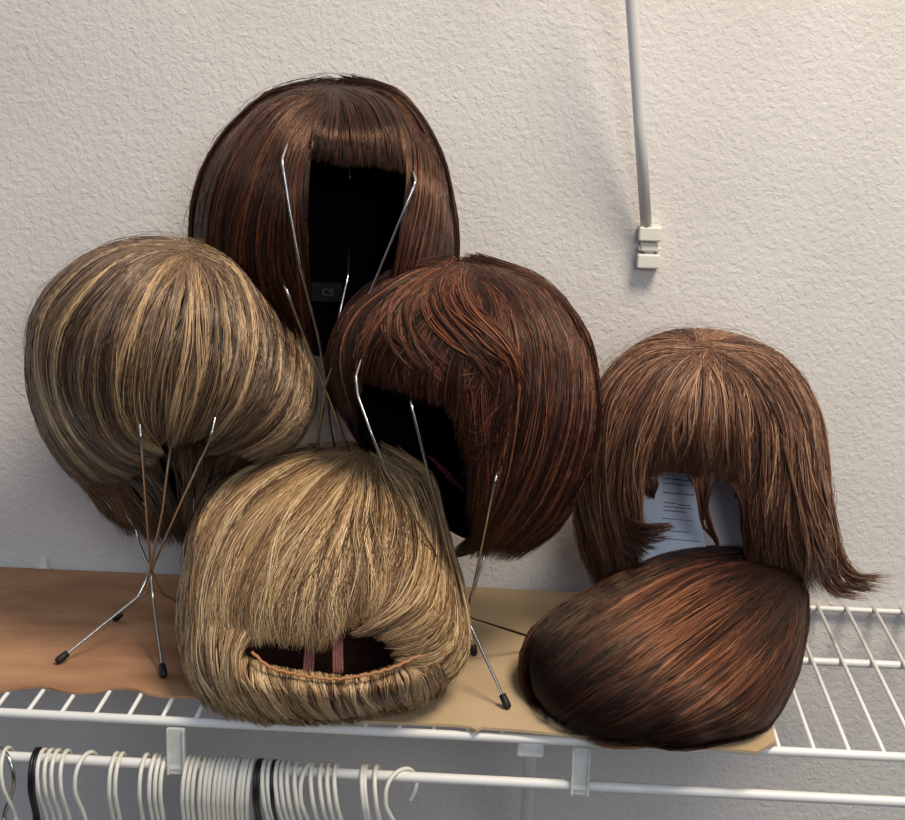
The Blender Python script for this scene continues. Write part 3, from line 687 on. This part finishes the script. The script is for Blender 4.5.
make_hair('hair', V5, [
    (sheet_strands(V5, A5+F5+C5, 2600, (.000, .008), clumps=80, wav=2.8, spread=2.5, tipflare=1.5, end=(.85, 1)), dict(pal=CH)),
    (sheet_strands(V5, A5, 1300, (.001, .012), clumps=48, wav=4, spread=4, tipflare=2.5, end=(.72, 1)), dict(pal=CH)),
    (sheet_strands(V5, F5, 1700, (.005, .013), clumps=50, wav=2.2, tipflare=1.5, spread=2, end=(.76, 1.0)), dict(pal=CH, tip=((62, 38, 28), .5, .6))),
    (sheet_strands(V5, C5, 1500, (.001, .013), clumps=50, wav=4, spread=4, tipflare=3, end=(.78, 1.02)), dict(pal=CH)),
    (sheet_strands(V5, T5, 330, (0, .012), clumps=16, wav=4, tipflare=7, spread=3, cl=.85, end=(.8, 1)), dict(pal=CH)),
    (sheet_strands(V5, [[(585,400),(578,450),(574,500),(582,560),(596,592)], [(600,400),(590,450),(592,510),(606,560),(618,590)]], 160, (0, .008), clumps=12, wav=5, spread=5, tipflare=4, cl=.8, end=(.6, 1)), dict(pal=CH)),
    (sheet_strands(V5, [[(800,400),(818,450),(828,510),(846,560),(872,578)], [(790,400),(800,450),(812,510),(826,570),(842,596)], [(780,400),(785,450),(790,520),(800,580),(806,602)]], 260, (.004, .018), clumps=16, wav=6, tipflare=6, spread=4, cl=.8, end=(.6, 1)), dict(pal=CH)),
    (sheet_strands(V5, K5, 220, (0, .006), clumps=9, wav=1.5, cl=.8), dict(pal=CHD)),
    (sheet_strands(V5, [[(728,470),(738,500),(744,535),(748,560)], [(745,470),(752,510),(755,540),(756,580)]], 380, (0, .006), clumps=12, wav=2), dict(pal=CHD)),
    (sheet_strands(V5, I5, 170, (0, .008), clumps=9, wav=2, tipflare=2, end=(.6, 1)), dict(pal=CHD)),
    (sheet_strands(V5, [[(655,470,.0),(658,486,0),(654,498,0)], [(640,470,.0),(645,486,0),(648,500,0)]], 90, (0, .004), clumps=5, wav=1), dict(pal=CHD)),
    (crown_strands(V5, (706, 352), 1900, az=(-.1, math.pi+.1), span=(1.7, 2.5)), dict(pal=CH, rs=1.2)),
    (flyaways(V5, 90, (-.9, 3.6), 6, .5), dict(pal=CH, rs=.4)),
], HM5, w5)

# folded paper card under wig 5
PAPER = new_mat('white_paper', (214, 220, 230), .7); INK = new_mat('dark_print', (70, 74, 90), .8)
ca = empty('paper_card', at(672, 560, -.10), 'white printed paper card standing inside the chestnut wig', 'paper card')
Yc = -.135
def cardpt(px, py, off=0.0): return at(px, py, Yc-.03*(1-(600-py)/140.)+off)
quad = [(646,470),(692,474),(716,600),(634,600)]
m = MB(); fr_ = [cardpt(*q) for q in quad]; bk_ = [cardpt(*q, off=.0012) for q in quad]
m.add(fr_+bk_, [(0,1,2,3),(7,6,5,4),(0,4,5,1),(1,5,6,2),(2,6,7,3),(3,7,4,0)])
m.build('card', PAPER, ca, False)
m = MB()
def bar(x0_, y0_, x1_, y1_, h):
    P_ = [cardpt(x0_, y0_, -.0005), cardpt(x1_, y1_, -.0005), cardpt(x1_, y1_+h, -.0005), cardpt(x0_, y0_+h, -.0005)]
    m.add(P_, [(3, 2, 1, 0)])
for (x0_, y0_, x1_, h) in ((664, 478, 694, 1.0), (663, 483, 690, .8), (663, 492, 694, 1.0), (664, 502, 676, .9), (678, 503, 690, .9), (664, 506, 692, .8), (663, 510, 686, .8), (662, 518, 694, .7), (650, 530, 690, .7), (652, 538, 700, .7)):
    x = x0_
    while x < x1_:
        l_ = random.uniform(3, 8); bar(x, y0_+(x-664)*.09, min(x+l_, x1_), y0_+(min(x+l_, x1_)-664)*.09, h); x += l_+random.choice((0, .0, 1.0))
m.build('print', INK, ca, False)
m = MB(); qq = [cardpt(706, 478, .012), cardpt(740, 482, .012), cardpt(748, 600, .012), cardpt(700, 600, .012)]
q2 = [p_+np.array([0, .001, 0]) for p_ in qq]; m.add(qq+q2, [(0,1,2,3),(7,6,5,4),(0,4,5,1),(1,5,6,2),(2,6,7,3),(3,7,4,0)])
fl = m.build('back_flap', new_mat('pale_pink_paper', (206, 190, 186), .7), ca, False); fl['label'] = 'pale pinkish back flap of the card'

# ---------------------------------------------------------------- wig 6: dark brown pixie wig on the cardboard (front right)
D6 = [((36, 20, 15), 4), ((60, 33, 23), 3), ((92, 50, 32), 2), ((24, 14, 12), 3)]
M6 = [((130, 80, 53), 3), ((100, 60, 40), 3), ((170, 114, 78), 1.4), ((56, 32, 24), 3.5)]
V6 = Volume((665, 648), [(720,545),(762,549),(796,568),(809,600),(804,642),(791,690),(766,730),(722,742),(650,745),(582,740),(542,722),(522,692),(520,655),(530,630),(552,612),(592,590),(640,562),(680,548)], -.222, .070, .075, tilt=.00085)
w6 = wig(V6, 'dark brown short wig with copper streaks lying on the cardboard at front right')
HM6 = hair_material('copper_streaked_hair', .38, .6, (1, .7, .5))
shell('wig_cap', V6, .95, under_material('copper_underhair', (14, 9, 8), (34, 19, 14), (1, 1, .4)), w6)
G6 = [[(772,560),(724,547),(680,549),(640,563),(592,590),(550,614),(522,650)],
      [(778,562),(738,556),(694,564),(650,584),(604,610),(562,640),(530,672)],
      [(783,565),(752,568),(712,586),(668,612),(622,642),(580,672),(545,702)],
      [(788,570),(766,586),(730,614),(688,646),(644,676),(600,704),(562,728)],
      [(793,576),(780,606),(750,642),(712,676),(668,706),(622,728),(586,740)],
      [(798,584),(793,624),(771,666),(738,702),(700,724),(660,739),(630,744)],
      [(803,592),(805,634),(792,684),(767,724),(738,738),(714,742),(690,744)]]
def tone6(b):
    return b
b6 = sheet_strands(V6, G6, 5200, (.001, .008), clumps=80, wav=1.8, frizz=.8, spread=1.4, cl=.5, start=(0, .5), end=(.55, 1.0))
b6s = sheet_strands(V6, [g[1:-1] for g in G6[1:6]], 2000, (.004, .010), clumps=60, wav=1.8, spread=1.4, start=(0, .5), end=(.5, .98))
make_hair('hair', V6, [
    (b6, dict(pal=D6, root=((24, 15, 12), .2, .9), tip=((20, 14, 14), .72, .9))),
    (b6s, dict(pal=M6, root=((30, 18, 14), .34, .9), tip=((30, 18, 15), .6, .95))),
    (back_strands(V6, 900, tmax=2.9, pole=-.9), dict(pal=D6, rs=1.3)),
    (flyaways(V6, 24, (0, 6.28), 2.5, .4), dict(pal=D6, rs=.5)),
], HM6, w6)

# ---------------------------------------------------------------- wire wig stands
ZC = .0030
def stand(label, base, wires, r=.0011, zc=ZC):
    """wires: list of (points [(px,py,Y)], foot?)   first point is the foot on the shelf"""
    s = empty('wig_stand', base, label, 'wig stand', None)
    for pts, foot in wires:
        W_ = []
        for p in pts:
            W_.append(np.array(p[1:]) if p[0] == 'w' else at(p[0], p[1], p[2]))
        m = MB(); P = []
        for a_, b_ in zip(W_[:-1], W_[1:]):       # straight runs with slightly rounded bends
            P += [a_*(1-t)+b_*t for t in (.04, .35, .65, .96)]
        P = [W_[0]]+P+[W_[-1]]
        m.tube(P, r, 8); wr = m.build('wire_leg', STEEL, s)
        if foot:
            d = W_[1]-W_[0]; d /= np.linalg.norm(d); mm = MB()
            mm.tube([W_[0]-d*.0030, W_[0]-d*.0022, W_[0], W_[0]+d*.0085, W_[0]+d*.009], [.0012, .0026, .0031, .0028, .0016], 12)
            mm.build('rubber_tip', RUBBER, wr)
    return s
def foot(px, py, zc=ZC):
    p = on(px, py, zc+.0034); return ('w', p[0], p[1], p[2])
# stand of the ash blonde wig
Yw = -.172
F = [foot(59, 660), foot(163.5, 674), foot(116, 618), foot(186, 606)]
stand('chrome wire folding stand with black rubber feet under the ash blonde wig', on(150, 640, 0), [
    ([F[0], (138, 597, Yw-.012), (149, 574, Yw-.003), (163, 510, Yw-.05), (170, 450, Yw-.09), (176, 300, Yw-.055), (172, 262, Yw)], True),
    ([F[1], (153, 598, Yw-.014), (150.5, 570, Yw-.004), (146, 500, Yw-.06), (141, 438, Yw-.105), (130, 320, Yw-.04), (150, 262, Yw)], True),
    ([F[2], (147, 592, Yw+.010), (153, 566, Yw+.002), (180, 505, Yw-.06), (212, 434, Yw-.105), (232, 330, Yw-.03), (200, 262, Yw)], True),
    ([F[3], (163, 594, Yw+.012), (149, 566, Yw+.003), (138, 540, Yw+.02), (118, 440, Yw+.045), (120, 320, Yw+.055), (160, 262, Yw)], True)])
# stand of the auburn wig
Z2 = .0054
Yv = -.215
F = [foot(507, 705, Z2), foot(474, 652, Z2), foot(553, 644, Z2), foot(396, 690, Z2)]
stand('chrome wire folding stand with a long front leg under the auburn wig', on(462, 660, 0), [
    ([F[0], (463, 609, -.242), (447, 545, -.268), (411, 404, -.290), (417, 380, -.21), (460, 290, -.185)], True),
    ([F[1], (468, 612, -.205), (474, 585, -.225), (496, 478, -.292), (503, 440, -.20), (480, 290, -.185)], True),
    ([F[2], (470, 618, -.215), (455, 597, -.232), (430, 545, -.270), (385, 468, -.300), (371, 432, -.300), (358, 396, -.288), (356, 377, -.282), (361, 360, -.268), (378, 335, -.20), (450, 290, -.185)], True),
    ([F[3], (455, 640, -.215), (466, 612, -.215), (489, 543, -.200), (505, 440, -.14), (490, 320, -.15)], True)])
# stand of the dark bob
F = [foot(372, 640, Z2), foot(300, 655, ZC), foot(395, 610, Z2), foot(285, 610, ZC)]
stand('tall chrome wire stand behind, holding up the dark brown bob', on(330, 630, 0), [
    ([F[0], (362, 480, -.150), (345, 440, -.190), (324, 384, -.205), (304, 335, -.220), (286, 289, -.235), (280, 268, -.17)], True),
    ([F[1], (312, 520, -.150), (319, 430, -.190), (325, 388, -.205), (340, 345, -.205), (370, 293, -.205), (416, 181, -.206), (405, 150, -.13)], True),
    ([F[2], (345, 500, -.120), (330, 420, -.170), (326, 380, -.200), (318, 335, -.205), (300, 266, -.226), (290, 212, -.224), (282, 160, -.220), (300, 110, -.15)], True),
    ([F[3], (305, 500, -.120), (318, 440, -.170), (328, 385, -.190), (340, 312, -.190), (348, 276, -.18), (350, 180, -.06), (345, 120, -.10)], True)])
